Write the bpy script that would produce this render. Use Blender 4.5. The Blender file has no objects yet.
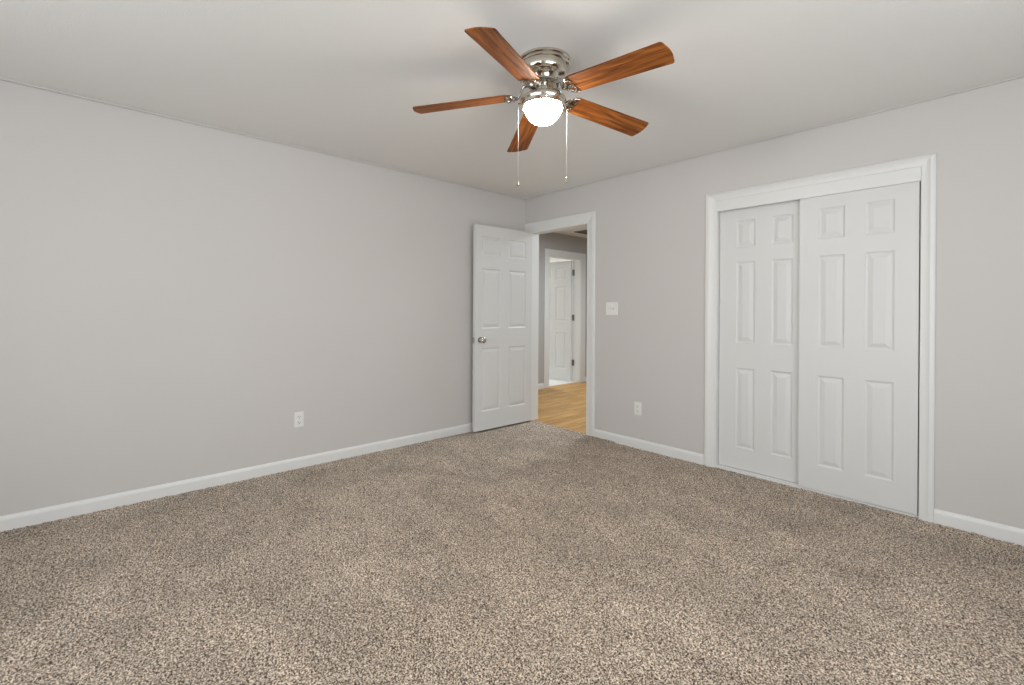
import bpy, bmesh, math, random
import numpy as np
from mathutils import Matrix, Vector, Euler

scn = bpy.context.scene
COL = scn.collection
PI = math.pi

# ------------------------------------------------------------------ camera
F_PX, PY, YAW, PITCH, ROLL = 469.21, 312.10, 0.828411, -0.0022398, 0.00531173
CAM = Vector((3.71805, -3.60957, 1.19939))
fwd = Vector((-math.sin(YAW) * math.cos(PITCH), math.cos(YAW) * math.cos(PITCH), math.sin(PITCH)))
rgt = Vector((math.cos(YAW), math.sin(YAW), 0))
up = rgt.cross(fwd)
r2 = rgt * math.cos(ROLL) + up * math.sin(ROLL)
u2 = -rgt * math.sin(ROLL) + up * math.cos(ROLL)
cd = bpy.data.cameras.new('camera')
cam = bpy.data.objects.new('camera', cd)
COL.objects.link(cam)
M = Matrix((r2, u2, -fwd)).transposed().to_4x4()
M.translation = CAM
cam.matrix_world = M
cd.sensor_fit = 'HORIZONTAL'
cd.sensor_width = 36
cd.lens = 36 * F_PX / 1024
cd.shift_y = -(342.5 - PY) / 1024
cd.clip_start = 0.02
scn.camera = cam

# ------------------------------------------------------------------ light
scn.view_settings.view_transform = 'Standard'
scn.view_settings.look = 'None'
scn.view_settings.gamma = 1
scn.view_settings.use_curve_mapping = False
scn.view_settings.exposure = 0.50
w = bpy.data.worlds.new('sky')
scn.world = w
w.use_nodes = True
w.node_tree.nodes['Background'].inputs[0].default_value = (0.80, 0.90, 1.0, 1)
w.node_tree.nodes['Background'].inputs[1].default_value = 1.6


def area(name, loc, rot, sx, sy, power, color=(1, 1, 1)):
    l = bpy.data.lights.new(name, 'AREA')
    l.shape = 'RECTANGLE'; l.size = sx; l.size_y = sy
    l.energy = power; l.color = color
    o = bpy.data.objects.new(name, l); COL.objects.link(o)
    o.location = loc; o.rotation_euler = rot
    return o


# daylight pouring in at the two windows behind the camera
area('daylight_south', (2.75, -5.10, 1.35), (PI / 2 + .35, 0, 0), 3.0, 1.6, 21, (1.0, 0.995, 0.98))
area('daylight_east', (5.00, -2.60, 1.35), (PI / 2 + .35, 0, PI / 2), 2.4, 1.6, 25, (1.0, 0.995, 0.98))
# ceiling lamps of the hall and the bathroom, both out of the frame
area('hall_lamp', (0.45, 1.35, 2.40), (0, 0, 0), 0.5, 0.5, 35, (0.84, 0.93, 1.0))
area('bathroom_lamp', (-3.0, 2.2, 2.40), (0, 0, 0), 0.5, 0.5, 25, (1.0, 0.98, 0.95))


# ------------------------------------------------------------------ materials
def new_mat(name):
    m = bpy.data.materials.new(name); m.use_nodes = True
    nt = m.node_tree
    b = nt.nodes['Principled BSDF']
    return m, nt, b


def nd(nt, typ, **kw):
    n = nt.nodes.new(typ)
    for k, v in kw.items():
        if k.startswith('i_'):
            key = k[2:]
            key = int(key) if key.isdigit() else key.replace('_', ' ')
            n.inputs[key].default_value = v
        else:
            setattr(n, k, v)
    return n


def paint(name, col, rough=0.6, bump=0.0, scale=200.0, dist=0.002, var=0.0):
    m, nt, b = new_mat(name)
    b.inputs['Base Color'].default_value = (*col, 1)
    b.inputs['Roughness'].default_value = rough
    tc = nd(nt, 'ShaderNodeTexCoord')
    if bump:
        n = nd(nt, 'ShaderNodeTexNoise'); n.inputs['Scale'].default_value = scale
        n.inputs['Detail'].default_value = 3
        bp = nd(nt, 'ShaderNodeBump'); bp.inputs['Strength'].default_value = bump
        bp.inputs['Distance'].default_value = dist
        nt.links.new(tc.outputs['Object'], n.inputs['Vector'])
        nt.links.new(n.outputs['Fac'], bp.inputs['Height'])
        nt.links.new(bp.outputs['Normal'], b.inputs['Normal'])
    if var:
        n2 = nd(nt, 'ShaderNodeTexNoise'); n2.inputs['Scale'].default_value = 1.3
        n2.inputs['Detail'].default_value = 2
        nt.links.new(tc.outputs['Object'], n2.inputs['Vector'])
        mx = nd(nt, 'ShaderNodeMix', data_type='RGBA')
        mx.inputs[6].default_value = (*[c * (1 - var) for c in col], 1)
        mx.inputs[7].default_value = (*[min(1, c * (1 + var)) for c in col], 1)
        nt.links.new(n2.outputs['Fac'], mx.inputs[0])
        nt.links.new(mx.outputs[2], b.inputs['Base Color'])
    return m


def metal(name, col, rough):
    m, nt, b = new_mat(name)
    b.inputs['Base Color'].default_value = (*col, 1)
    b.inputs['Metallic'].default_value = 1
    tc = nd(nt, 'ShaderNodeTexCoord')
    n = nd(nt, 'ShaderNodeTexNoise'); n.inputs['Scale'].default_value = 60
    mr = nd(nt, 'ShaderNodeMapRange')
    mr.inputs['To Min'].default_value = rough * 0.8; mr.inputs['To Max'].default_value = rough * 1.2
    nt.links.new(tc.outputs['Object'], n.inputs['Vector'])
    nt.links.new(n.outputs['Fac'], mr.inputs['Value'])
    nt.links.new(mr.outputs[0], b.inputs['Roughness'])
    return m


M_WALL = paint('wall_paint', (0.592, 0.569, 0.551), 0.7, 0.25, 170, 0.002, 0.02)
M_CEIL = paint('ceiling_paint', (0.80, 0.795, 0.775), 0.8, 0.30, 120, 0.003, 0.015)
M_TRIM = paint('white_trim_paint', (0.75, 0.75, 0.735), 0.38, 0.05, 60, 0.001)
M_DOOR = paint('white_door_paint', (0.685, 0.685, 0.672), 0.42, 0.06, 90, 0.001)
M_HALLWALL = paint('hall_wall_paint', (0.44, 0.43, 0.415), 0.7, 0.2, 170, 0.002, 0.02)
M_BATH = paint('bathroom_paint', (0.80, 0.80, 0.78), 0.5, 0.05, 90, 0.001)
M_GRILLE = paint('dark_grille_paint', (0.10, 0.098, 0.093), 0.5, 0.05, 50)
M_DARK = paint('dark_gap', (0.03, 0.03, 0.03), 0.6, 0.05, 50)
M_PLASTIC = paint('white_plastic', (0.80, 0.79, 0.76), 0.3, 0.02, 60, 0.0005)
M_SLOT = paint('dark_slot', (0.09, 0.085, 0.08), 0.5, 0.02, 60, 0.0005)
M_NICKEL = metal('brushed_nickel', (0.62, 0.585, 0.51), 0.13)
M_CHROME = metal('polished_metal', (0.52, 0.50, 0.46), 0.10)
M_HINGE = metal('dark_hinge_metal', (0.20, 0.19, 0.17), 0.35)
M_CHAIN = metal('pale_chain_metal', (0.42, 0.41, 0.39), 0.5)


def carpet_mat():
    m, nt, b = new_mat('carpet')
    L = nt.links.new
    tc = nd(nt, 'ShaderNodeTexCoord')
    n1 = nd(nt, 'ShaderNodeTexNoise'); n1.inputs['Scale'].default_value = 150; n1.inputs['Detail'].default_value = 3.0
    n1.inputs['Roughness'].default_value = 0.7
    L(tc.outputs['Object'], n1.inputs['Vector'])
    cr = nd(nt, 'ShaderNodeValToRGB')
    e = cr.color_ramp.elements
    e[0].position = 0.40; e[0].color = (0.050, 0.032, 0.019, 1)
    e[1].position = 0.60; e[1].color = (0.820, 0.690, 0.555, 1)
    k = cr.color_ramp.elements.new(0.465); k.color = (0.245, 0.188, 0.140, 1)
    k = cr.color_ramp.elements.new(0.535); k.color = (0.480, 0.393, 0.312, 1)
    L(n1.outputs['Fac'], cr.inputs[0])
    # broad patches where the pile lies one way or the other
    n2 = nd(nt, 'ShaderNodeTexNoise'); n2.inputs['Scale'].default_value = 2.1; n2.inputs['Detail'].default_value = 5
    n2.inputs['Roughness'].default_value = 0.62; n2.inputs['Distortion'].default_value = 0.4
    mp = nd(nt, 'ShaderNodeMapping'); mp.inputs['Scale'].default_value = (1.0, 1.5, 1)
    mp.inputs['Rotation'].default_value = (0, 0, 0.5); mp.inputs['Location'].default_value = (3.1, 7.7, 0)
    L(tc.outputs['Object'], mp.inputs['Vector']); L(mp.outputs[0], n2.inputs['Vector'])
    mr = nd(nt, 'ShaderNodeMapRange')
    mr.inputs['From Min'].default_value = 0.35; mr.inputs['From Max'].default_value = 0.65
    mr.inputs['To Min'].default_value = 0.84; mr.inputs['To Max'].default_value = 1.14
    L(n2.outputs['Fac'], mr.inputs['Value'])
    mul = nd(nt, 'ShaderNodeVectorMath', operation='SCALE')
    L(cr.outputs[0], mul.inputs[0]); L(mr.outputs[0], mul.inputs['Scale'])
    L(mul.outputs[0], b.inputs['Base Color'])
    b.inputs['Roughness'].default_value = 0.95
    b.inputs['Specular IOR Level'].default_value = 0.1
    b.inputs['Sheen Weight'].default_value = 0.15
    n3 = nd(nt, 'ShaderNodeTexNoise'); n3.inputs['Scale'].default_value = 260; n3.inputs['Detail'].default_value = 1
    L(tc.outputs['Object'], n3.inputs['Vector'])
    bp = nd(nt, 'ShaderNodeBump'); bp.inputs['Strength'].default_value = 0.6; bp.inputs['Distance'].default_value = 0.004
    L(n3.outputs['Fac'], bp.inputs['Height']); L(bp.outputs['Normal'], b.inputs['Normal'])
    return m


def hardwood_mat():
    m, nt, b = new_mat('hardwood')
    L = nt.links.new
    tc = nd(nt, 'ShaderNodeTexCoord')
    mp = nd(nt, 'ShaderNodeMapping'); mp.inputs['Rotation'].default_value = (0, 0, PI / 2)
    L(tc.outputs['Object'], mp.inputs['Vector'])
    br = nd(nt, 'ShaderNodeTexBrick')
    br.offset = 0.37
    br.inputs['Color1'].default_value = (0.58, 0.335, 0.125, 1)
    br.inputs['Color2'].default_value = (0.43, 0.235, 0.078, 1)
    br.inputs['Mortar'].default_value = (0.28, 0.14, 0.04, 1)
    br.inputs['Scale'].default_value = 1
    br.inputs['Brick Width'].default_value = 0.75
    br.inputs['Row Height'].default_value = 0.057
    br.inputs['Mortar Size'].default_value = 0.0010
    L(mp.outputs[0], br.inputs['Vector'])
    mp2 = nd(nt, 'ShaderNodeMapping'); mp2.inputs['Scale'].default_value = (60, 3, 1)
    L(tc.outputs['Object'], mp2.inputs['Vector'])
    n = nd(nt, 'ShaderNodeTexNoise'); n.inputs['Scale'].default_value = 1.0; n.inputs['Detail'].default_value = 4
    L(mp2.outputs[0], n.inputs['Vector'])
    mr = nd(nt, 'ShaderNodeMapRange'); mr.inputs['From Min'].default_value = 0.3; mr.inputs['From Max'].default_value = 0.7; mr.inputs['To Min'].default_value = 0.65; mr.inputs['To Max'].default_value = 1.3
    L(n.outputs['Fac'], mr.inputs['Value'])
    mul = nd(nt, 'ShaderNodeVectorMath', operation='SCALE')
    L(br.outputs['Color'], mul.inputs[0]); L(mr.outputs[0], mul.inputs['Scale'])
    L(mul.outputs[0], b.inputs['Base Color'])
    b.inputs['Roughness'].default_value = 0.5
    b.inputs['Specular IOR Level'].default_value = 0.25
    return m


def blade_mat():
    m, nt, b = new_mat('cherry_wood')
    L = nt.links.new
    tc = nd(nt, 'ShaderNodeTexCoord')
    oi = nd(nt, 'ShaderNodeObjectInfo')
    ad = nd(nt, 'ShaderNodeVectorMath', operation='ADD')
    sc = nd(nt, 'ShaderNodeVectorMath', operation='SCALE'); sc.inputs['Scale'].default_value = 7.0
    L(oi.outputs['Location'], sc.inputs[0])
    L(tc.outputs['Object'], ad.inputs[0]); L(sc.outputs[0], ad.inputs[1])
    mp = nd(nt, 'ShaderNodeMapping'); mp.inputs['Scale'].default_value = (2.2, 26, 1)
    L(ad.outputs[0], mp.inputs['Vector'])
    n = nd(nt, 'ShaderNodeTexNoise'); n.inputs['Scale'].default_value = 2.0; n.inputs['Detail'].default_value = 7
    n.inputs['Distortion'].default_value = 0.8
    L(mp.outputs[0], n.inputs['Vector'])
    cr = nd(nt, 'ShaderNodeValToRGB')
    e = cr.color_ramp.elements
    e[0].position = 0.30; e[0].color = (0.070, 0.018, 0.004, 1)
    e[1].position = 0.72; e[1].color = (0.40, 0.140, 0.026, 1)
    k = cr.color_ramp.elements.new(0.5); k.color = (0.215, 0.064, 0.011, 1)
    L(n.outputs['Fac'], cr.inputs[0])
    L(cr.outputs[0], b.inputs['Base Color'])
    b.inputs['Roughness'].default_value = 0.5
    b.inputs['Specular IOR Level'].default_value = 0.2
    return m


def glow_mat():
    m, nt, b = new_mat('lit_frosted_glass')
    b.inputs['Base Color'].default_value = (0.9, 0.88, 0.82, 1)
    b.inputs['Roughness'].default_value = 0.3
    b.inputs['Emission Color'].default_value = (1.0, 0.92, 0.80, 1)
    b.inputs['Emission Strength'].default_value = 68.0
    tc = nd(nt, 'ShaderNodeTexCoord')
    n = nd(nt, 'ShaderNodeTexNoise'); n.inputs['Scale'].default_value = 30
    bp = nd(nt, 'ShaderNodeBump'); bp.inputs['Strength'].default_value = 0.05
    nt.links.new(tc.outputs['Object'], n.inputs['Vector'])
    nt.links.new(n.outputs['Fac'], bp.inputs['Height']); nt.links.new(bp.outputs['Normal'], b.inputs['Normal'])
    return m


def tile_mat():
    m, nt, b = new_mat('white_tile')
    L = nt.links.new
    tc = nd(nt, 'ShaderNodeTexCoord')
    br = nd(nt, 'ShaderNodeTexBrick'); br.offset = 0
    br.inputs['Color1'].default_value = (0.82, 0.81, 0.79, 1)
    br.inputs['Color2'].default_value = (0.78, 0.78, 0.76, 1)
    br.inputs['Mortar'].default_value = (0.6, 0.59, 0.57, 1)
    br.inputs['Scale'].default_value = 1
    br.inputs['Brick Width'].default_value = 0.3; br.inputs['Row Height'].default_value = 0.3
    br.inputs['Mortar Size'].default_value = 0.003
    L(tc.outputs['Object'], br.inputs['Vector'])
    L(br.outputs['Color'], b.inputs['Base Color'])
    b.inputs['Roughness'].default_value = 0.3
    return m


M_CARPET = carpet_mat()
M_WOOD = hardwood_mat()
M_BLADE = blade_mat()
M_GLOW = glow_mat()
M_TILE = tile_mat()


# ------------------------------------------------------------------ mesh helpers
def bx(bm, x0, x1, y0, y1, z0, z1):
    v = [bm.verts.new((x, y, z)) for z in (z0, z1) for y in (y0, y1) for x in (x0, x1)]
    for f in ((0, 2, 3, 1), (4, 5, 7, 6), (0, 1, 5, 4), (2, 6, 7, 3), (0, 4, 6, 2), (1, 3, 7, 5)):
        bm.faces.new([v[i] for i in f])


def prism(bm, prof, a, b, fn):
    """extrude closed 2-D profile between parameters a and b; fn(p, q, t) -> xyz"""
    n = len(prof)
    A = [bm.verts.new(fn(p, q, a)) for p, q in prof]
    B = [bm.verts.new(fn(p, q, b)) for p, q in prof]
    for i in range(n):
        j = (i + 1) % n
        bm.faces.new((A[i], A[j], B[j], B[i]))
    bm.faces.new(A[::-1]); bm.faces.new(B)


def lathe(bm, prof, n=48, ax='z', off=(0, 0, 0)):
    rings = []
    for r, z in prof:
        if r < 1e-5:
            pts = [(0, 0, z)]
        else:
            pts = [(r * math.cos(2 * PI * i / n), r * math.sin(2 * PI * i / n), z) for i in range(n)]
        if ax == 'x': pts = [(p[2], p[0], p[1]) for p in pts]
        if ax == 'y': pts = [(p[1], p[2], p[0]) for p in pts]
        rings.append([bm.verts.new(Vector(p) + Vector(off)) for p in pts])
    for a, b in zip(rings[:-1], rings[1:]):
        for i in range(n):
            j = (i + 1) % n
            if len(a) == 1 and len(b) == 1: continue
            if len(a) == 1: bm.faces.new((a[0], b[i], b[j]))
            elif len(b) == 1: bm.faces.new((a[i], a[j], b[0]))
            else: bm.faces.new((a[i], a[j], b[j], b[i]))


def tube(bm, pts, r, n=8, sx=1.0):
    """swept tube along pts; sx flattens it in the local z direction"""
    pts = [Vector(p) for p in pts]
    rings = []
    for i, p in enumerate(pts):
        t = (pts[min(i + 1, len(pts) - 1)] - pts[max(i - 1, 0)]).normalized()
        h = Vector((0, 0, 1)) if abs(t.z) < 0.95 else Vector((1, 0, 0))
        s = t.cross(h).normalized(); u = s.cross(t)
        rr = r[i] if isinstance(r, (list, tuple)) else r
        rings.append([bm.verts.new(p + s * math.cos(2 * PI * k / n) * rr + u * math.sin(2 * PI * k / n) * rr * sx) for k in range(n)])
    for a, b in zip(rings[:-1], rings[1:]):
        for k in range(n):
            j = (k + 1) % n
            bm.faces.new((a[k], a[j], b[j], b[k]))
    bm.faces.new(rings[0][::-1]); bm.faces.new(rings[-1])


def obj(name, bm, mat, parent=None, smooth=False, bevel=0.0, seg=2):
    bmesh.ops.recalc_face_normals(bm, faces=bm.faces)
    me = bpy.data.meshes.new(name); bm.to_mesh(me); bm.free()
    me.materials.append(mat)
    if smooth:
        me.shade_smooth()
        if smooth != 'all':
            me.set_sharp_from_angle(angle=math.radians(38))
    o = bpy.data.objects.new(name, me); COL.objects.link(o)
    if parent is not None: o.parent = parent
    if bevel:
        md = o.modifiers.new('bevel', 'BEVEL'); md.width = bevel; md.segments = seg
        md.limit_method = 'ANGLE'; md.angle_limit = math.radians(40)
    return o


def tag(o, label, cat, group=None, kind=None):
    o['label'] = label; o['category'] = cat
    if group: o['group'] = group
    if kind: o['kind'] = kind
    return o


def thing(name, label, cat, loc=(0, 0, 0), rot=(0, 0, 0), kind=None, group=None):
    o = bpy.data.objects.new(name, None); COL.objects.link(o)
    o.empty_display_size = 0.1
    o.location = loc; o.rotation_euler = rot
    return tag(o, label, cat, group, kind)


def struct(name, bm, mat, label, cat, **kw):
    return tag(obj(name, bm, mat, **kw), label, cat, kind='structure')


H = 2.44
WT = 0.115                     # wall thickness
SOUTH, EAST = -5.00, 4.90      # inner faces of the two walls behind the camera
DX0, DX1, DH = 0.092, 0.857, 2.048     # bedroom doorway
CX0, CX1, CH = 2.120, 3.314, 1.985     # closet doorway
HW, HWT = -1.29, 0.15          # hall west wall, its thickness
HY0, HY1, HH = 1.77, 2.52, 2.065       # bathroom doorway in it
HZ = 0.008                     # hall floor height

# ------------------------------------------------------------------ room shell
# carpet: dense displaced sheet, reaching into the doorway and under the closet doors
def carpet():
    st = 0.0075
    xs = np.arange(-0.005, EAST + 0.01, st); ys = np.arange(SOUTH - 0.005, 0.13, st)
    nx, ny = len(xs), len(ys)
    X, Y = np.meshgrid(xs, ys)
    rng = np.random.default_rng(3)
    X = X + rng.uniform(-.0025, .0025, X.shape); Y = Y + rng.uniform(-.0025, .0025, Y.shape)
    Z = rng.normal(0, 0.0024, X.shape)
    low = rng.normal(0, 1, (ny // 6 + 2, nx // 6 + 2))
    yi = np.arange(ny) / 6; xi = np.arange(nx) / 6
    y0 = yi.astype(int); x0 = xi.astype(int); fy = (yi - y0)[:, None]; fx = (xi - x0)[None, :]
    Lw = (low[y0][:, x0] * (1 - fy) * (1 - fx) + low[y0 + 1][:, x0] * fy * (1 - fx)
          + low[y0][:, x0 + 1] * (1 - fy) * fx + low[y0 + 1][:, x0 + 1] * fy * fx)
    Z = Z + 0.0006 * Lw - 0.001
    Z = Z + np.where((Y > -0.03) & (X < 1.2), 0.010, 0)
    co = np.stack([X, Y, Z], -1).reshape(-1, 3)
    I, J = np.meshgrid(np.arange(nx - 1), np.arange(ny - 1))
    a = (J * nx + I).ravel()
    cx = X.ravel()[a]; cy = Y.ravel()[a]
    edge = np.clip(0.060 - (cx - 0.10) * 0.30, 0.008, 0.07)
    keep = (cy < 0) | ((cx > DX0) & (cx < DX1 - st) & (cy < edge)) | ((cx > CX0 - 0.01) & (cx < CX1 + 0.01))
    a = a[keep]
    q = np.stack([a, a + 1, a + 1 + nx, a + nx], -1)
    me = bpy.data.meshes.new('floor')
    me.vertices.add(len(co)); me.vertices.foreach_set('co', co.ravel())
    me.loops.add(q.size); me.loops.foreach_set('vertex_index', q.ravel().astype(np.int32))
    me.polygons.add(len(q)); me.polygons.foreach_set('loop_start', np.arange(0, q.size, 4, dtype=np.int32))
    me.polygons.foreach_set('loop_total', np.full(len(q), 4, dtype=np.int32))
    me.update(calc_edges=True); me.shade_smooth()
    me.materials.append(M_CARPET)
    o = bpy.data.objects.new('floor', me); COL.objects.link(o)
    return tag(o, 'beige and brown speckled wall to wall bedroom carpet', 'carpet', kind='structure')


carpet()

bm = bmesh.new(); bx(bm, HW - HWT / 2, 1.75, 0.0, 3.6, -0.10, HZ)
# keep the hardwood out from under the bedroom side walls
struct('floor.001', bm, M_WOOD, 'honey coloured hardwood strip floor of the hall beyond the doorway', 'floor')
bm = bmesh.new(); bx(bm, -3.6, HW - HWT / 2, 1.0, 3.6, -0.10, HZ + 0.002)
struct('floor.002', bm, M_TILE, 'white bathroom floor seen past the far doorway', 'floor')

bm = bmesh.new(); bx(bm, -0.02, EAST, SOUTH, 0.02, H, H + 0.1)
struct('ceiling', bm, M_CEIL, 'flat off white bedroom ceiling above the fan', 'ceiling')
bm = bmesh.new(); bx(bm, HW, 1.75, WT, 3.6, H, H + 0.1)
struct('ceiling.001', bm, M_CEIL, 'hall ceiling above the hardwood floor', 'ceiling')
bm = bmesh.new(); bx(bm, -3.6, HW - HWT, 1.0, 3.6, H, H + 0.1)
struct('ceiling.002', bm, M_BATH, 'bright bathroom ceiling beyond the hall', 'ceiling')

bm = bmesh.new(); bx(bm, -WT, 0, SOUTH - WT, 0, -0.1, H - 0.020); bx(bm, -WT, -0.009, SOUTH - WT, 0, H - 0.020, H + 0.1)
struct('wall_west', bm, M_WALL, 'long plain pale grey wall on the left', 'wall')

bm = bmesh.new()
for x0, x1, z0, z1 in ((-WT, DX0 - 0.018, -0.1, H + .1), (DX0 - 0.018, DX1 + 0.018, DH + 0.018, H + .1),
                       (DX1 + 0.018, CX0 - 0.018, -0.1, H + .1), (CX0 - 0.018, CX1 + 0.018, CH + 0.03, H + .1),
                       (CX1 + 0.018, EAST + WT, -0.1, H + .1)):
    if z1 > H:
        bx(bm, x0, x1, 0, WT, z0, H - 0.013); bx(bm, x0, x1, 0.007, WT, H - 0.013, z1)
    else:
        bx(bm, x0, x1, 0, WT, z0, z1)
struct('wall_north', bm, M_WALL, 'pale grey wall with the doorway and the closet', 'wall')


def wall_with_holes(name, axis, pos, lo, hi, holes, label):
    bm = bmesh.new()
    cur = lo
    zs0, zs1 = -0.1, H + .1
    def B(a, b, z0, z1):
        if axis == 'y': bx(bm, a, b, pos - WT, pos, z0, z1)
        else: bx(bm, pos, pos + WT, a, b, z0, z1)
    for a, b, z0, z1 in holes:
        B(cur, a, zs0, zs1); B(a, b, zs0, z0); B(a, b, z1, zs1); cur = b
    B(cur, hi, zs0, zs1)
    return struct(name, bm, M_WALL, label, 'wall')


WZ0, WZ1 = 0.55, 2.15
wall_with_holes('wall_south', 'y', SOUTH, 0, EAST, [(1.25, 4.25, WZ0, WZ1)],
                'pale grey wall with a wide window behind the camera')
wall_with_holes('wall_east', 'x', EAST, SOUTH - WT, 0, [(-3.80, -1.40, WZ0, WZ1)],
                'pale grey wall with one window beside the camera')


def window(name, axis, pos, a, b, label):
    t = thing(name, label, 'window', kind='structure')
    def B(bm, p, q, z0, z1, d0, d1):
        if axis == 'y': bx(bm, p, q, pos - d1, pos - d0, z0, z1)
        else: bx(bm, pos + d0, pos + d1, p, q, z0, z1)
    bm = bmesh.new()
    for p, q, z0, z1 in ((a, a + .04, WZ0, WZ1), (b - .04, b, WZ0, WZ1), (a + .04, b - .04, WZ0, WZ0 + .04),
                         (a + .04, b - .04, WZ1 - .04, WZ1), (a + .04, b - .04, 1.46, 1.50)):
        B(bm, p, q, z0, z1, 0.03, 0.07)
    obj('window_frame', bm, M_TRIM, t)
    bm = bmesh.new()
    B(bm, a - .07, b + .07, WZ0 - .03, WZ0, -0.05, 0.028)
    obj('window_sill', bm, M_TRIM, t, bevel=.004)
    bm = bmesh.new()
    for p, q, z0, z1 in ((a - .07, a, WZ0, WZ1 + .07), (b, b + .07, WZ0, WZ1 + .07), (a, b, WZ1, WZ1 + .07)):
        B(bm, p, q, z0, z1, -0.015, 0.0)
    obj('casing', bm, M_TRIM, t, bevel=.004)


window('window_1', 'y', SOUTH, 1.25, 4.25, 'wide white framed window in the wall behind the camera')
window('window_2', 'x', EAST, -3.80, -1.40, 'white framed window in the wall to the right of the closet')

# closet box
bm = bmesh.new()
bx(bm, 1.85, CX0 - .018, WT, .72, -.1, H); bx(bm, CX1 + .018, 3.62, WT, .72, -.1, H)
bx(bm, 1.85, 3.62, .72, .80, -.1, H); bx(bm, CX0 - .018, CX1 + .018, WT, .72, 2.3, H)
bx(bm, CX0 - .018, CX1 + .018, WT, .72, -.1, 0.0)
struct('wall_closet', bm, M_WALL, 'inner walls of the closet behind the sliding doors', 'wall')

# hall and bathroom walls
bm = bmesh.new()
bx(bm, HW - HWT, HW, 0.0, HY0 - .018, -.1, H + .1); bx(bm, HW - HWT, HW, HY1 + .018, 3.6, -.1, H + .1)
bx(bm, HW - HWT, HW, HY0 - .018, HY1 + .018, HH + .018, H + .1)
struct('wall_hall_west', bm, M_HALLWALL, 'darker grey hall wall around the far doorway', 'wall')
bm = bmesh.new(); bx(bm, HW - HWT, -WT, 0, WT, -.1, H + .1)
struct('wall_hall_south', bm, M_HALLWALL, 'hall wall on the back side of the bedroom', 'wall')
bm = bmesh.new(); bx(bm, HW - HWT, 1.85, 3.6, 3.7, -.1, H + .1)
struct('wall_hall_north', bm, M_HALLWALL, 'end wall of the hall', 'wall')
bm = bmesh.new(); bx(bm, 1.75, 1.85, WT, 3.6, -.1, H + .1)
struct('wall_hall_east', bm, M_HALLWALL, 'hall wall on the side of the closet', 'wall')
bm = bmesh.new()
bx(bm, -3.7, -3.6, 1.0, 3.6, -.1, H + .1); bx(bm, -3.6, HW - HWT, .9, 1.0, -.1, H + .1); bx(bm, -3.6, HW - HWT, 3.6, 3.7, -.1, H + .1)
struct('wall_bathroom', bm, M_BATH, 'white bathroom walls seen above the far open door', 'wall')

# ------------------------------------------------------------------ baseboards
BBP = [(0, -0.01), (0.014, -0.01), (0.014, 0.058), (0.012, 0.068), (0.008, 0.075), (0.003, 0.080), (0, 0.080)]
bm = bmesh.new(); prism(bm, BBP, SOUTH, -0.016, lambda p, q, t: (p, t, q))
struct('baseboard_west', bm, M_TRIM, 'white baseboard along the long plain wall on the left', 'baseboard')
bm = bmesh.new(); prism(bm, BBP, 0.960, 2.031, lambda p, q, t: (t, -p, q))
struct('baseboard_north', bm, M_TRIM, 'short white baseboard between the doorway and the closet', 'baseboard')
bm = bmesh.new(); prism(bm, BBP, 3.378, EAST, lambda p, q, t: (t, -p, q))
struct('baseboard_north_east', bm, M_TRIM, 'white baseboard to the right of the closet', 'baseboard')
bm = bmesh.new(); prism(bm, BBP, 0.014, EAST, lambda p, q, t: (t, SOUTH + p, q))
struct('baseboard_south', bm, M_TRIM, 'white baseboard under the windows behind the camera', 'baseboard')
bm = bmesh.new(); prism(bm, BBP, SOUTH + .014, -0.014, lambda p, q, t: (EAST - p, t, q))
struct('baseboard_east', bm, M_TRIM, 'white baseboard under the window beside the camera', 'baseboard')
bm = bmesh.new(); prism(bm, [(p, q + HZ) for p, q in BBP], WT + .001, HY0 - 0.120, lambda p, q, t: (HW + p, t, q))
prism(bm, [(p, q + HZ) for p, q in BBP], HY1 + 0.140, 3.6, lambda p, q, t: (HW + p, t, q))
struct('baseboard_hall', bm, M_TRIM, 'white baseboard at the foot of the hall wall', 'baseboard')

# ------------------------------------------------------------------ thin bead where walls meet ceiling
CP = [(-.009, 0), (0.0015, 0), (0.0015, -0.006), (0.001, -0.009), (0.0, -0.010), (-.009, -0.010)]
bm = bmesh.new(); prism(bm, CP, SOUTH, 0, lambda p, q, t: (p, t, H + q))
struct('trim_1', bm, M_WALL, 'thin bead along the top of the long plain wall', 'trim')
bm = bmesh.new(); prism(bm, [(p * .7, q * .7) for p, q in CP], 0.013, EAST, lambda p, q, t: (t, -p, H + q))
struct('trim_2', bm, M_WALL, 'thin bead along the top of the wall with the closet', 'trim')


# ------------------------------------------------------------------ casings and jambs
def cas_prof(w):
    return [(0, 0), (0, .010), (.004, .014), (w * .35, .017), (w * .42, .014), (w * .82, .011), (w - .004, .011), (w, .007), (w, 0)]


def casing_leg(bm, x0, x1, z0, z1, inner, hh):   # moulded upright, mitred into a head board hh high
    w = x1 - x0
    def f(p, q, t):
        z = t - p * hh / w if t == z1 else t
        return (x0 + p if inner == 'r' else x1 - p, -q, z)
    prism(bm, cas_prof(w), z0, z1, f)


def casing_head(bm, x0, x1, z0, z1, wl, wr):     # z1 = (left, right) top
    h = z1 - z0
    def f(p, q, t):
        x = t + p * wl / h if t == x0 else t - p * wr / h
        return (x, -q, z1 - p)
    prism(bm, cas_prof(h), x0, x1, f)


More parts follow.
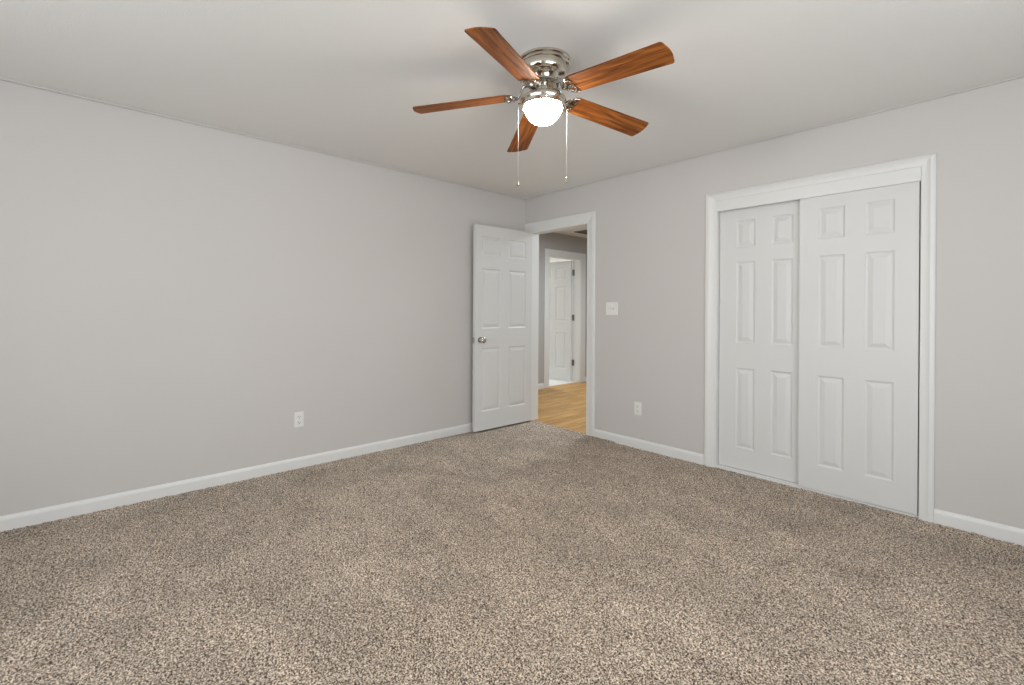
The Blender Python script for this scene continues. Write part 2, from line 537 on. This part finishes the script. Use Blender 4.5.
# bedroom doorway
t = thing('trim_3', 'white casing and jamb around the open bedroom doorway', 'door frame', (DX0, 0, 0), kind='structure')
def sh(o): o.location = (-t.location[0], -t.location[1], -t.location[2]); return o
bm = bmesh.new(); bx(bm, 0.001, DX0 - .004, -0.013, 0, -.01, DH + .002)
sh(obj('casing', bm, M_TRIM, t, bevel=.003))
bm = bmesh.new(); casing_leg(bm, DX1 + .006, 0.958, -.01, 2.158, 'l', .113)
sh(obj('casing', bm, M_TRIM, t, smooth=True))
bm = bmesh.new(); casing_head(bm, 0.001, .958, DH, 2.158, 0, .095)
sh(obj('head_casing', bm, M_TRIM, t, smooth=True))
bm = bmesh.new(); bx(bm, DX0 - .018, DX0, -.001, WT + .001, -.01, DH)
sh(obj('jamb', bm, M_TRIM, t))
bm = bmesh.new(); bx(bm, DX1, DX1 + .018, -.001, WT + .001, -.01, DH)
sh(obj('jamb', bm, M_TRIM, t))
bm = bmesh.new(); bx(bm, DX0 - .018, DX1 + .018, -.001, WT + .001, DH, DH + .018)
sh(obj('head_jamb', bm, M_TRIM, t))
bm = bmesh.new(); bx(bm, DX1 - .010, DX1, .040, .075, HZ, DH)
sh(obj('door_stop', bm, M_TRIM, t))

# closet doorway
t = thing('trim_4', 'white moulded casing and header around the closet', 'door frame', (CX0, 0, 0), kind='structure')
bm = bmesh.new(); casing_leg(bm, 2.032, 2.1165, -.01, 2.117, 'r', .063)
sh(obj('casing', bm, M_TRIM, t, smooth=True))
bm = bmesh.new(); casing_leg(bm, 3.310, 3.377, -.01, 2.117, 'l', .063)
sh(obj('casing', bm, M_TRIM, t, smooth=True))
bm = bmesh.new(); casing_head(bm, 2.032, 3.377, 2.054, 2.117, .0845, .067)
sh(obj('head_casing', bm, M_TRIM, t, smooth=True))
bm = bmesh.new(); bx(bm, 2.1165, 3.310, -.010, .001, 1.972, 2.0538)
sh(obj('header_board', bm, M_TRIM, t, bevel=.002))
bm = bmesh.new(); bx(bm, CX0 - .018, CX0, -.001, WT, -.01, 2.0)
sh(obj('jamb', bm, M_TRIM, t))
bm = bmesh.new(); bx(bm, CX1, CX1 + .018, -.001, WT, -.01, 2.0)
sh(obj('jamb', bm, M_TRIM, t))
bm = bmesh.new(); bx(bm, CX0 - .018, CX1 + .018, .002, WT, 2.0, 2.015)
sh(obj('head_jamb', bm, M_TRIM, t))
bm = bmesh.new(); bx(bm, CX0, CX1, .006, .080, -.002, .010); bx(bm, CX0, CX1, .0375, .0405, .010, .016)
sh(obj('floor_track', bm, M_TRIM, t))

# far doorway in the hall
t = thing('trim_5', 'white casing and jamb of the far doorway across the hall', 'door frame', (HW, HY0, HZ), kind='structure')
bm = bmesh.new(); bx(bm, HW, HW + .016, HY0 - .115, HY0 - .006, HZ, HH + .006); sh(obj('casing', bm, M_TRIM, t, bevel=.004))
bm = bmesh.new(); bx(bm, HW, HW + .016, HY1 + .006, HY1 + .135, HZ, HH + .006); sh(obj('casing', bm, M_TRIM, t, bevel=.004))
bm = bmesh.new(); bx(bm, HW, HW + .017, HY0 - .115, HY1 + .135, HH + .006, HH + .105); sh(obj('head_casing', bm, M_TRIM, t, bevel=.004))
bm = bmesh.new(); bx(bm, HW - HWT - .016, HW - HWT, HY1 + .002, HY1 + .07, HZ, HH); sh(obj('casing', bm, M_TRIM, t, bevel=.003))
bm = bmesh.new(); bx(bm, HW - HWT, HW + .001, HY0 - .018, HY0, HZ, HH); sh(obj('jamb', bm, M_TRIM, t))
bm = bmesh.new(); bx(bm, HW - HWT, HW + .001, HY1, HY1 + .018, HZ, HH); sh(obj('jamb', bm, M_TRIM, t))
bm = bmesh.new(); bx(bm, HW - HWT, HW + .001, HY0 - .018, HY1 + .018, HH, HH + .018); sh(obj('head_jamb', bm, M_TRIM, t))


# ------------------------------------------------------------------ six-panel moulded doors
def panel_slab(w, z0, z1, th, cols, rows, d=0.0065):
    """slab from u=0..w, depth v=0..th, with raised panels pressed into both faces"""
    bm = bmesh.new()
    us = sorted({0, w, *[a for c in cols for a in c]}); zs = sorted({z0, z1, *[a for r in rows for a in r]})
    for side in (0, 1):
        sg = 1 if side == 0 else -1
        base = 0 if side == 0 else th
        V = {}
        def v(u, z, dep):
            k = (round(u, 5), round(z, 5), round(dep, 5))
            if k not in V: V[k] = bm.verts.new((u, base + sg * dep, z))
            return V[k]
        for i in range(len(us) - 1):
            for j in range(len(zs) - 1):
                a, b, p, q = us[i], us[i + 1], zs[j], zs[j + 1]
                if (a, b) in [tuple(c) for c in cols] and (p, q) in [tuple(r) for r in rows]:
                    rings = [(0, 0), (.004, d * .55), (.011, d), (.017, d), (.021, d * .75), (.040, d * .12), (.0425, d * .05)]
                    lim = (b - a) / 2 - .006
                    prev = None
                    for ins, dep in rings:
                        ins = min(ins, lim)
                        cur = [v(a + ins, p + ins, dep), v(b - ins, p + ins, dep), v(b - ins, q - ins, dep), v(a + ins, q - ins, dep)]
                        if prev:
                            for k in range(4):
                                bm.faces.new((prev[k], prev[(k + 1) % 4], cur[(k + 1) % 4], cur[k]))
                        prev = cur
                    bm.faces.new(prev)
                else:
                    bm.faces.new((v(a, p, 0), v(b, p, 0), v(b, q, 0), v(a, q, 0)))
    bm.verts.ensure_lookup_table()
    # rim
    o = [bm.verts.new((u, vv, z)) for vv in (0, th) for u, z in ((0, z0), (w, z0), (w, z1), (0, z1))]
    for k in range(4):
        bm.faces.new((o[k], o[(k + 1) % 4], o[4 + (k + 1) % 4], o[4 + k]))
    bmesh.ops.remove_doubles(bm, verts=bm.verts, dist=1e-5)
    return bm


ROWS_C = [(.180, .780), (.970, 1.578), (1.688, 1.890)]
# closet sliding doors: local u runs along +x, local v along +y (0 = room side)
t = thing('door_1', 'white six panel sliding closet door on the left, set behind the other', 'closet door', (2.123, .042, .019), kind='structure')
o = obj('door_leaf', panel_slab(.622, .0, 1.965, .032, [(.125, .258), (.370, .508)], [(a - .019, b - .019) for a, b in ROWS_C]), M_DOOR, t, bevel=.0015)
t = thing('door_2', 'white six panel sliding closet door on the right, in front', 'closet door', (2.683, .004, .014), kind='structure')
o = obj('door_leaf', panel_slab(.6205, .0, 1.970, .032, [(.111, .256), (.363, .508)], [(a - .014, b - .014) for a, b in ROWS_C]), M_DOOR, t, bevel=.0015)

ROWS_L = [(.205, .832), (1.025, 1.620), (1.750, 1.940)]
# bedroom door: hinged on the left jamb, swung open along the plain wall
t = thing('door_3', 'white six panel bedroom door standing open against the left wall', 'door', (.084, -.014, 0), (0, 0, -PI / 2 - math.radians(0.9)), kind='structure')
o = obj('door_leaf', panel_slab(.765, .018, 2.046, .035, [(.085, .330), (.442, .685)], ROWS_L), M_DOOR, t, bevel=.0015)
o.location = (0.004, 0.0, 0)
# door leaf: u along local +x, v along local +y -> after turning, v points to +x (into the room)
def knob(par, x, z, face, sg, name='door_knob'):
    bm = bmesh.new()
    pr = [(0, 0), (.032, 0), (.033, .003), (.031, .007), (.016, .009), (.0115, .014), (.011, .028), (.017, .033),
          (.0265, .040), (.0295, .048), (.0285, .057), (.022, .063), (.012, .065), (0, .0655)]
    lathe(bm, [(r, sg * z_) for r, z_ in pr], 32, 'y')
    k = obj(name, bm, M_CHROME, par, smooth=True); k.location = (x, face, z)
    return k
knob(t, .704, .912, .035, 1)
knob(t, .704, .912, .0, -0.85)
bm = bmesh.new(); bx(bm, .7685, .7705, .005, .030, .882, .942); bx(bm, .770, .777, .011, .024, .902, .922)
obj('latch', bm, M_CHROME, t, bevel=.0008)
for z in (.22, 1.03, 1.84):
    bm = bmesh.new()
    lathe(bm, [(0, -.045), (.0055, -.045), (.0055, .045), (0, .045)], 12, 'z')
    hn = obj('hinge', bm, M_CHROME, t, smooth=True); hn.location = (-.002, -.006, z)

# bathroom door: hinged on the far jamb, open into the bathroom
t = thing('door_4', 'white six panel bathroom door open beyond the hall', 'door', (HW - HWT - .004, HY1 - .004, HZ), (0, 0, PI + math.radians(5)), kind='structure')
o = obj('door_leaf', panel_slab(.742, .012, 2.046, .035, [(.105, .325), (.42, .64)], [(.21, .83), (1.02, 1.615), (1.745, 1.935)]), M_DOOR, t, bevel=.0015)
o.location = (.006, .004, 0)
for z in (.325, 1.085, 1.845):
    bm = bmesh.new()
    lathe(bm, [(0, -.050), (.008, -.050), (.008, .050), (0, .050)], 12, 'z')
    bx(bm, -.040, 0, .003, .0055, -.050, .050)
    hn = obj('hinge', bm, M_HINGE, t); hn.location = (-.002, .0, z); hn.rotation_euler = (0, 0, -math.radians(5))


# ------------------------------------------------------------------ switches and outlets (local: plate in xz, facing -y)
def rounded_plate(bm, w, h, th):
    n = 5; r = .005
    def loop(ins, y):
        pts = []
        for cx, cz, a0 in ((w / 2 - r, h / 2 - r, 0), (-w / 2 + r, h / 2 - r, 90), (-w / 2 + r, -h / 2 + r, 180), (w / 2 - r, -h / 2 + r, 270)):
            for k in range(n + 1):
                a = math.radians(a0 + 90 * k / n)
                pts.append((cx + (r - ins) * math.cos(a), y, cz + (r - ins) * math.sin(a)))
        return [bm.verts.new(p) for p in pts]
    L = [loop(0, 0), loop(0, -th * .55), loop(.0028, -th)]
    m = len(L[0])
    for a, b in zip(L[:-1], L[1:]):
        for i in range(m): bm.faces.new((a[i], a[(i + 1) % m], b[(i + 1) % m], b[i]))
    bm.faces.new(L[0][::-1]); bm.faces.new(L[-1])


def screw(par, x, z, y=-.006):
    bm = bmesh.new(); lathe(bm, [(0, 0), (.0032, 0), (.0028, -.0012), (0, -.0016)], 14, 'y')
    s = obj('screw', bm, M_PLASTIC, par, smooth=True); s.location = (x, y, z)


def outlet(name, label, loc, rz):
    t = thing(name, label, 'outlet', loc, (0, 0, rz), group='duplex outlets low on the walls')
    bm = bmesh.new(); rounded_plate(bm, .070, .114, .006); obj('cover_plate', bm, M_PLASTIC, t)
    for z in (.0215, -.0215):
        bm = bmesh.new(); lathe(bm, [(0, 0), (.0165, 0), (.0165, -.003), (.0155, -.0038), (0, -.0038)], 28, 'y')
        for v_ in bm.verts: v_.co.z = max(-.0135, min(.0135, v_.co.z))
        s = obj('socket', bm, M_PLASTIC, t); s.location = (0, -.0055, z)
        bm = bmesh.new()
        bx(bm, -.0078, -.0052, -.0042, -.0036, -.001, .009); bx(bm, .0052, .0078, -.0042, -.0036, -.001, .0075)
        lathe(bm, [(0, -.0036), (.0032, -.0036), (.0032, -.0042), (0, -.0042)], 12, 'y', (0, 0, -.0075))
        q = obj('slots', bm, M_SLOT, s)
    screw(t, 0, 0)
    return t


outlet('wall_outlet', 'white duplex outlet low on the long plain wall on the left', (0.0, -2.390, .366), PI / 2)
outlet('wall_outlet.001', 'white duplex outlet below the light switch, between doorway and closet', (1.430, 0.0, .348), 0)
t = thing('light_switch', 'white two gang light switch to the right of the open doorway', 'light switch', (1.149, 0, 1.227))
bm = bmesh.new(); rounded_plate(bm, .130, .122, .006); obj('cover_plate', bm, M_PLASTIC, t)
for x in (-.023, .023):
    bm = bmesh.new()
    prism(bm, [(-.0055, -.012), (-.0055, .012), (-.0085, .011), (-.019, .007), (-.020, .002), (-.0085, -.010)], -.005, .005, lambda p, q, s: (s, p, q))
    s = obj('toggle', bm, M_PLASTIC, t); s.location = (x, 0, 0)
    screw(t, x, .030); screw(t, x, -.030)

# hall ceiling return grille
t = thing('ceiling_vent', 'dark slatted vent in the hall ceiling beyond the doorway', 'vent', (-.72, 2.24, H))
bm = bmesh.new()
bx(bm, -.30, .30, -.20, -.175, -.010, 0); bx(bm, -.30, .30, .175, .20, -.010, 0); bx(bm, -.30, -.275, -.175, .175, -.010, 0); bx(bm, .275, .30, -.175, .175, -.010, 0)
obj('frame', bm, M_GRILLE, t)
bm = bmesh.new()
for k in range(11):
    y = -.16 + k * .032
    v = [bm.verts.new(p) for p in ((-.275, y, -.001), (.275, y, -.001), (.275, y + .016, -.010), (-.275, y + .016, -.010))]
    bm.faces.new(v)
    v = [bm.verts.new(p) for p in ((-.275, y + .002, -.001), (.275, y + .002, -.001), (.275, y + .018, -.010), (-.275, y + .018, -.010))]
    bm.faces.new(v)
obj('slats', bm, M_GRILLE, t)
bm = bmesh.new(); bx(bm, -.275, .275, -.175, .175, -.0009, -.0001); obj('backing', bm, M_DARK, t)

# ------------------------------------------------------------------ ceiling fan
FT = (-.0193, .0157)
n_ = Vector((FT[0], FT[1], 1)).normalized()
ex = Vector((0, 1, 0)).cross(n_).normalized(); ey = n_.cross(ex)
fan = thing('ceiling_fan', 'five blade cherry wood and nickel ceiling fan with a lit globe', 'ceiling fan')
FM = Matrix((ex, ey, n_)).transposed().to_4x4(); FM.translation = Vector((2.1025, -1.9269, H))
fan.matrix_world = FM
A0, DROOP, PITCHB = .0734, .0758, -.2064

bm = bmesh.new()
lathe(bm, [(0, .004), (.129, .004), (.1305, -.004), (.130, -.013), (.126, -.017), (.1225, -.019), (.1225, -.022), (.127, -.025),
           (.1275, -.031), (.1235, -.036), (.119, -.038), (0, -.038)], 72)
fl = obj('ceiling_flange', bm, M_NICKEL, fan, smooth=True)
fl.location = (.0005, .0095, 0)
bm = bmesh.new()
lathe(bm, [(0, -.038), (.120, -.038), (.1205, -.042), (.1175, -.066), (.111, -.078), (.103, -.083), (.088, -.0845),
           (.080, -.090), (.074, -.104), (.070, -.112), (0, -.112)], 72)
obj('motor_housing', bm, M_NICKEL, fan, smooth=True)
bm = bmesh.new()
lathe(bm, [(0, -.112), (.076, -.112), (.079, -.115), (.079, -.121), (.074, -.125), (.040, -.127), (0, -.127)], 60)
obj('blade_hub', bm, M_CHROME, fan, smooth=True)
bm = bmesh.new()
lathe(bm, [(0, -.127), (.036, -.127), (.036, -.165), (.040, -.170), (.050, -.176), (0, -.176)], 48)
obj('switch_housing', bm, M_NICKEL, fan, smooth=True)
bm = bmesh.new()
lathe(bm, [(0, -.176), (.050, -.176), (.080, -.181), (.104, -.190), (.113, -.197), (.1155, -.204), (.1155, -.213), (.1125, -.217),
           (.1125, -.236), (.1085, -.240), (.0985, -.240), (.0970, -.234), (.095, -.200), (0, -.196)], 72)
obj('light_fitter', bm, M_NICKEL, fan, smooth=True)
bm = bmesh.new()
pr = [(.0940, -.222)]
for k in range(1, 15):
    a = PI / 2 * k / 14
    pr.append((.0940 * math.cos(a) if k < 14 else 0, -.226 - .093 * math.sin(a)))
lathe(bm, pr, 64)
obj('glass_globe', bm, M_GLOW, fan, smooth='all')
for k in range(3):     # thumb screws on the fitter rim
    bm = bmesh.new(); lathe(bm, [(0, 0), (.0035, 0), (.0035, .006), (.006, .007), (.006, .012), (0, .013)], 12, 'x')
    for v_ in bm.verts: pass
    s = obj('thumb_screw', bm, M_CHROME, fan, smooth=True)
    a = YAW + .6 + k * 2 * PI / 3
    s.rotation_euler = (0, 0, a); s.location = (.1125 * math.cos(a), .1125 * math.sin(a), -.228)
    s.data.transform(Matrix.Rotation(0, 4, 'Z'))


def blade_mesh():
    bm = bmesh.new()
    x0, x1 = -.052, .461
    wr, wt, th = .1154, .1345, .0055
    def hw(x):
        f = (x - x0) / (x1 - x0)
        return (wr + (wt - wr) * min(1, f * 1.02)) / 2
    pts = []
    # root: rounded end
    for k in range(9):
        a = PI / 2 + PI * k / 8
        pts.append((x0 + .036 + .036 * math.cos(a), (hw(0) - .002) * math.sin(a) * 1.0))
    pts[0] = (x0 + .040, hw(0)); pts[-1] = (x0 + .040, -hw(0))
    # lower long edge
    for k in range(1, 8):
        x = x0 + .04 + (x1 - .018 - x0 - .04) * k / 8
        pts.append((x, -hw(x)))
    r = .014
    W = wt / 2
    # tip: rounded corners joined by a shallow outward arc
    for k in range(5):
        a = -PI / 2 + (PI / 2 - .12) * k / 4
        pts.append((x1 - .012 - r + r * math.cos(a) + .002, -W + r + r * math.sin(a)))
    for k in range(1, 8):
        s = -1 + 2 * k / 8
        pts.append((x1 - .011 + .011 * (1 - s * s), s * (W - r)))
    for k in range(5):
        a = .12 + (PI / 2 - .12) * k / 4
        pts.append((x1 - .012 - r + r * math.cos(a) + .002, W - r + r * math.sin(a)))
    for k in range(7, 0, -1):
        x = x0 + .04 + (x1 - .018 - x0 - .04) * k / 8
        pts.append((x, hw(x)))
    A = [bm.verts.new((x, y, 0)) for x, y in pts]; B = [bm.verts.new((x, y, th)) for x, y in pts]
    n = len(pts)
    for i in range(n): bm.faces.new((A[i], A[(i + 1) % n], B[(i + 1) % n], B[i]))
    bm.faces.new(A[::-1]); bm.faces.new(B)
    return bm


def iron_mesh():
    """scrolled bracket below the blade root, in the blade's own frame"""
    bm = bmesh.new()
    z = -.0045
    def arc(cx, cy, a, b, t0, t1, n=14): return [(cx + a * math.cos(math.radians(t0 + (t1 - t0) * k / n)), cy + b * math.sin(math.radians(t0 + (t1 - t0) * k / n)), z) for k in range(n + 1)]
    # outer crescent hugging the rounded root
    p = arc(-.006, 0, .058, .055, 98, 262, 26)
    rad = [.0030 + .0045 * math.sin(PI * k / 26) for k in range(27)]
    tube(bm, p, rad, 8, .6)
    # one curl each side, open in the middle
    for s in (1, -1):
        tube(bm, [(x, s * y, q) for x, y, q in arc(-.034, .024, .017, .014, 220, -40, 14)], .0036, 8, .6)
    # tongue
    pr = [(-.075, -.010), (-.075, .010), (-.055, .013), (-.04, .008), (-.02, .010), (-.012, .006), (-.010, 0), (-.012, -.006), (-.02, -.010), (-.04, -.008), (-.055, -.013)]
    prism(bm, pr, -.0075, -.0005, lambda a, b, t: (a, b, t))
    return bm


blade_proto = iron_proto = arm_proto = None
for k in range(5):
    a = A0 + 2 * PI / 5 * k
    T = Matrix.Rotation(a, 4, 'Z') @ Matrix.Translation((.2, 0, -.1825)) @ Matrix.Rotation(DROOP, 4, 'Y') @ Matrix.Rotation(PITCHB, 4, 'X')
    if k == 0:
        blade_proto = obj('fan_blade', blade_mesh(), M_BLADE, fan, bevel=.0012)
        iron_proto = obj('blade_bracket', iron_mesh(), M_CHROME, fan, smooth=True)
        bm = bmesh.new()
        pts = [(.066, 0, -.1195), (.085, 0, -.1205), (.100, 0, -.128), (.108, .003, -.145), (.113, .004, -.165), (.120, .002, -.179), (.132, 0, -.1845), (.148, 0, -.1855)]
        tube(bm, pts, [.012, .011, .0085, .007, .0065, .0075, .009, .009], 10, .75)
        arm_proto = obj('bracket_arm', bm, M_CHROME, iron_proto, smooth=True)
        bm = bmesh.new()
        lathe(bm, [(0, -.0065), (.0055, -.0065), (.0045, -.0095), (0, -.0105)], 14, 'z')
        scr_proto = obj('screw', bm, M_HINGE, iron_proto, smooth=True)
        scr_proto.location = (-.022, 0, 0)
        b, i, r = blade_proto, iron_proto, arm_proto
    else:
        b = blade_proto.copy(); i = iron_proto.copy(); r = arm_proto.copy()
        for q in (b, i, r): COL.objects.link(q)
        b.parent = fan; i.parent = fan; r.parent = i
    for x, y in ((-.022, 0), (-.024, .040), (-.024, -.040)):
        if k == 0 and y == 0: continue
        s = scr_proto.copy(); COL.objects.link(s); s.parent = i; s.location = (x, y, 0)
    b.matrix_local = T; i.matrix_local = T
    r.matrix_local = T.inverted() @ Matrix.Rotation(a, 4, 'Z')

# pull chains hang straight down from either side of the fitter
inv = FM.inverted()
for sx, zb, kind_ in ((-.1215, 1.817, 'bell'), (.1180, 1.838, 'bead')):
    axis = Vector((2.1025, -1.9269, 0)) + n_ * 0
    base = FM @ Vector((0, 0, -.215))
    top = base + rgt * sx; top.z = 2.222
    bm = bmesh.new()
    n = int((top.z - zb - .03) / .0052)
    zz = top.z
    # fine ball chain: bead profile revolved as one thread
    pr = [(0, 0)]
    z = 0
    for k in range(n):
        pr += [(.0005, -z - .0004), (.0012, -z - .0022), (.0005, -z - .0046)]
        z += .0052
    pr.append((0, -z))
    lathe(bm, pr, 6)
    ch = obj('pull_chain', bm, M_CHAIN, fan, smooth='all')
    bm = bmesh.new()
    if kind_ == 'bell':
        lathe(bm, [(0, 0), (.003, -.001), (.0035, -.008), (.0045, -.016), (.0085, -.024), (.0090, -.027), (0, -.028)], 16)
    else:
        lathe(bm, [(0, 0), (.0022, -.001), (.0022, -.006), (.0055, -.010), (.0058, -.013), (.003, -.017), (.003, -.020), (.006, -.024), (.006, -.028), (.003, -.032), (0, -.033)], 16)
    pf = obj('pull_fob', bm, M_CHAIN if kind_ == 'bell' else M_CHROME, ch, smooth=True)
    pf.location = (0, 0, -z)
    bm = bmesh.new(); tube(bm, [(0, 0, -.003), (0, 0, .004), tuple((FM.to_3x3().inverted() @ (-rgt * sx)).normalized() * .008 + Vector((0, 0, .004)))], .0028, 8)
    en = obj('chain_outlet', bm, M_CHROME, ch, smooth=True)
    ch.matrix_local = inv @ Matrix.Translation(top)
